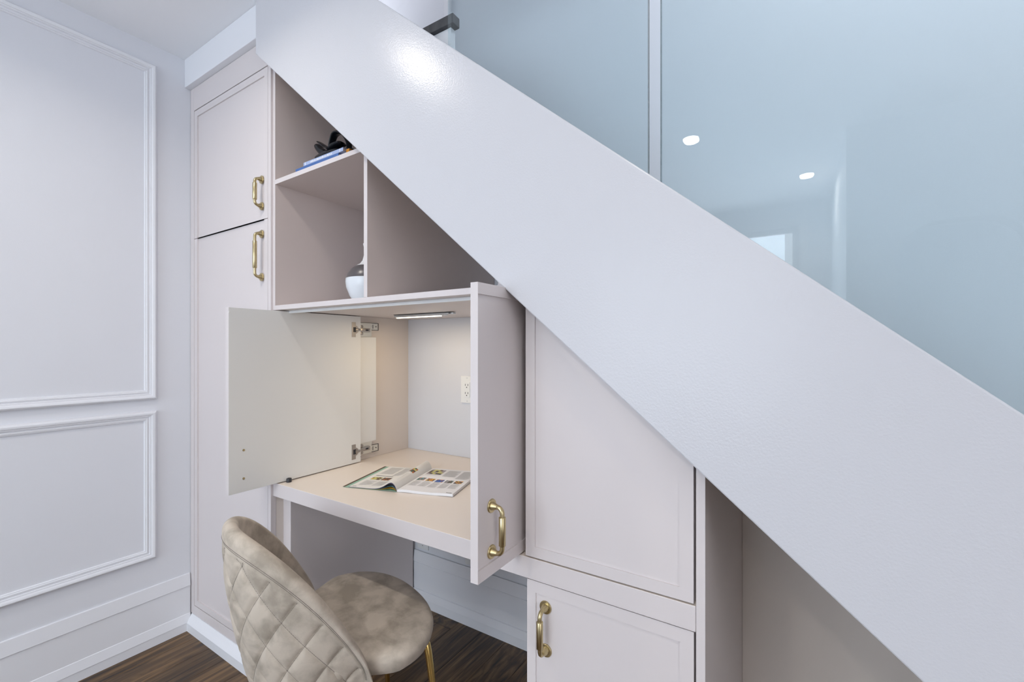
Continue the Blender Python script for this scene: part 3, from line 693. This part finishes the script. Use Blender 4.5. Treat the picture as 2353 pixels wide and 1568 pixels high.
ch.add('quilt_stitching', bm, 'velvet_thread', smooth=True)['kind'] = 'stuff'
# seat cushion
SA, SB, SO = 0.258, 0.186, 0.0876
def seat_ring(scale, z, n=96):
    out = []
    for k in range(n):
        a = k*2*PI/n; se = lambda v: math.copysign(abs(v)**(2/2.3), v)
        x_, y_ = SA*se(math.cos(a)), SB*se(math.sin(a))
        y_ = y_*scale + SO; x_ = x_*scale
        w = max(0.0, min(1.0, (y_+0.02)/0.130)); lim = 0.196+(0.258-0.196)*w*w*(3-2*w)
        if abs(x_) > lim*scale: x_ = math.copysign(lim*scale, x_)
        out.append((x_, max(y_, -0.19), z))
    return out
bm = bmesh.new()
levels = [(0.70, 0.402), (0.84, 0.403), (0.905, 0.408), (0.950, 0.418), (0.982, 0.432), (0.998, 0.446), (1.0, 0.454), (0.985, 0.4622), (0.95, 0.4672), (0.85, 0.4705), (0.70, 0.4740), (0.45, 0.4770), (0.2, 0.4785)]
rings = [[bm.verts.new(v) for v in seat_ring(s, z)] for s, z in levels]
for A, B in zip(rings, rings[1:]):
    for k in range(96): bm.faces.new((A[k], A[(k+1) % 96], B[(k+1) % 96], B[k]))
bm.faces.new(rings[0][::-1]); bm.faces.new(rings[-1])
ch.add('seat', bm, 'velvet', smooth='full')
def leg(x0, y0, z0, x1, y1):
    bm = bmesh.new()
    pts = [(x0*0.72, y0*0.80, z0+0.004), (x0*0.90, y0*0.94, z0-0.002), (x0, y0, z0-0.020), (x0+(x1-x0)*0.1, y0+(y1-y0)*0.1, z0*0.88), (x1, y1, 0.004)]
    tube(bm, pts, [0.0105, 0.0108, 0.0108, 0.0105, 0.0075], 16)
    l = ch.add('leg', bm, 'gold', smooth=True, label='slim polished gold leg')
    bm = bmesh.new(); tube(bm, [(x1, y1, 0.012), (x1, y1, 0.0005)], [0.0088, 0.0088], 14); ch.add('foot_cap', bm, 'dark_plastic', l)
for sx in (-1, 1):
    leg(sx*0.150, 0.228, 0.402, sx*0.195, 0.262); leg(sx*0.120, -0.125, 0.372, sx*0.185, -0.225)
ch.add('underframe', box(-0.125, 0.125, -0.11, 0.20, 0.386, 0.4018, 0.003), 'dark_plastic')

# ---------------------------------------------------------------- recessed ceiling downlights
names = ['recessed ceiling downlight above the tall cabinet', 'recessed ceiling downlight in front of the desk', 
         'recessed downlight mirrored in the glass, nearer one', 'recessed downlight mirrored in the glass, farther one']
for (x, y, pk), lab in zip(DOWNLIGHTS, names):
    t = Thing('downlight', lab, 'lamp', (x, y, ZC), 'recessed ceiling downlights')
    bm = bmesh.new(); lathe(bm, [(0.052, ZC), (0.052, ZC-0.003), (0.046, ZC-0.0045), (0.0455, ZC-0.001)], x, y, 32)
    t.add('trim_ring', bm, 'white_plastic', smooth=True)
    bm = bmesh.new(); lathe(bm, [(0.0450, ZC-0.0012), (0.0448, ZC-0.0040), (0.030, ZC-0.0046)], x, y, 32)
    t.add('lens', bm, 'lens_glow', smooth=True)
    area_light('lamp_light', (0, 0, -0.012), (0, 0, 0), 0.08, 0.08, DOWN_POWER*pk, (1.0, 0.92, 0.82), t.o, 'DISK', 150)
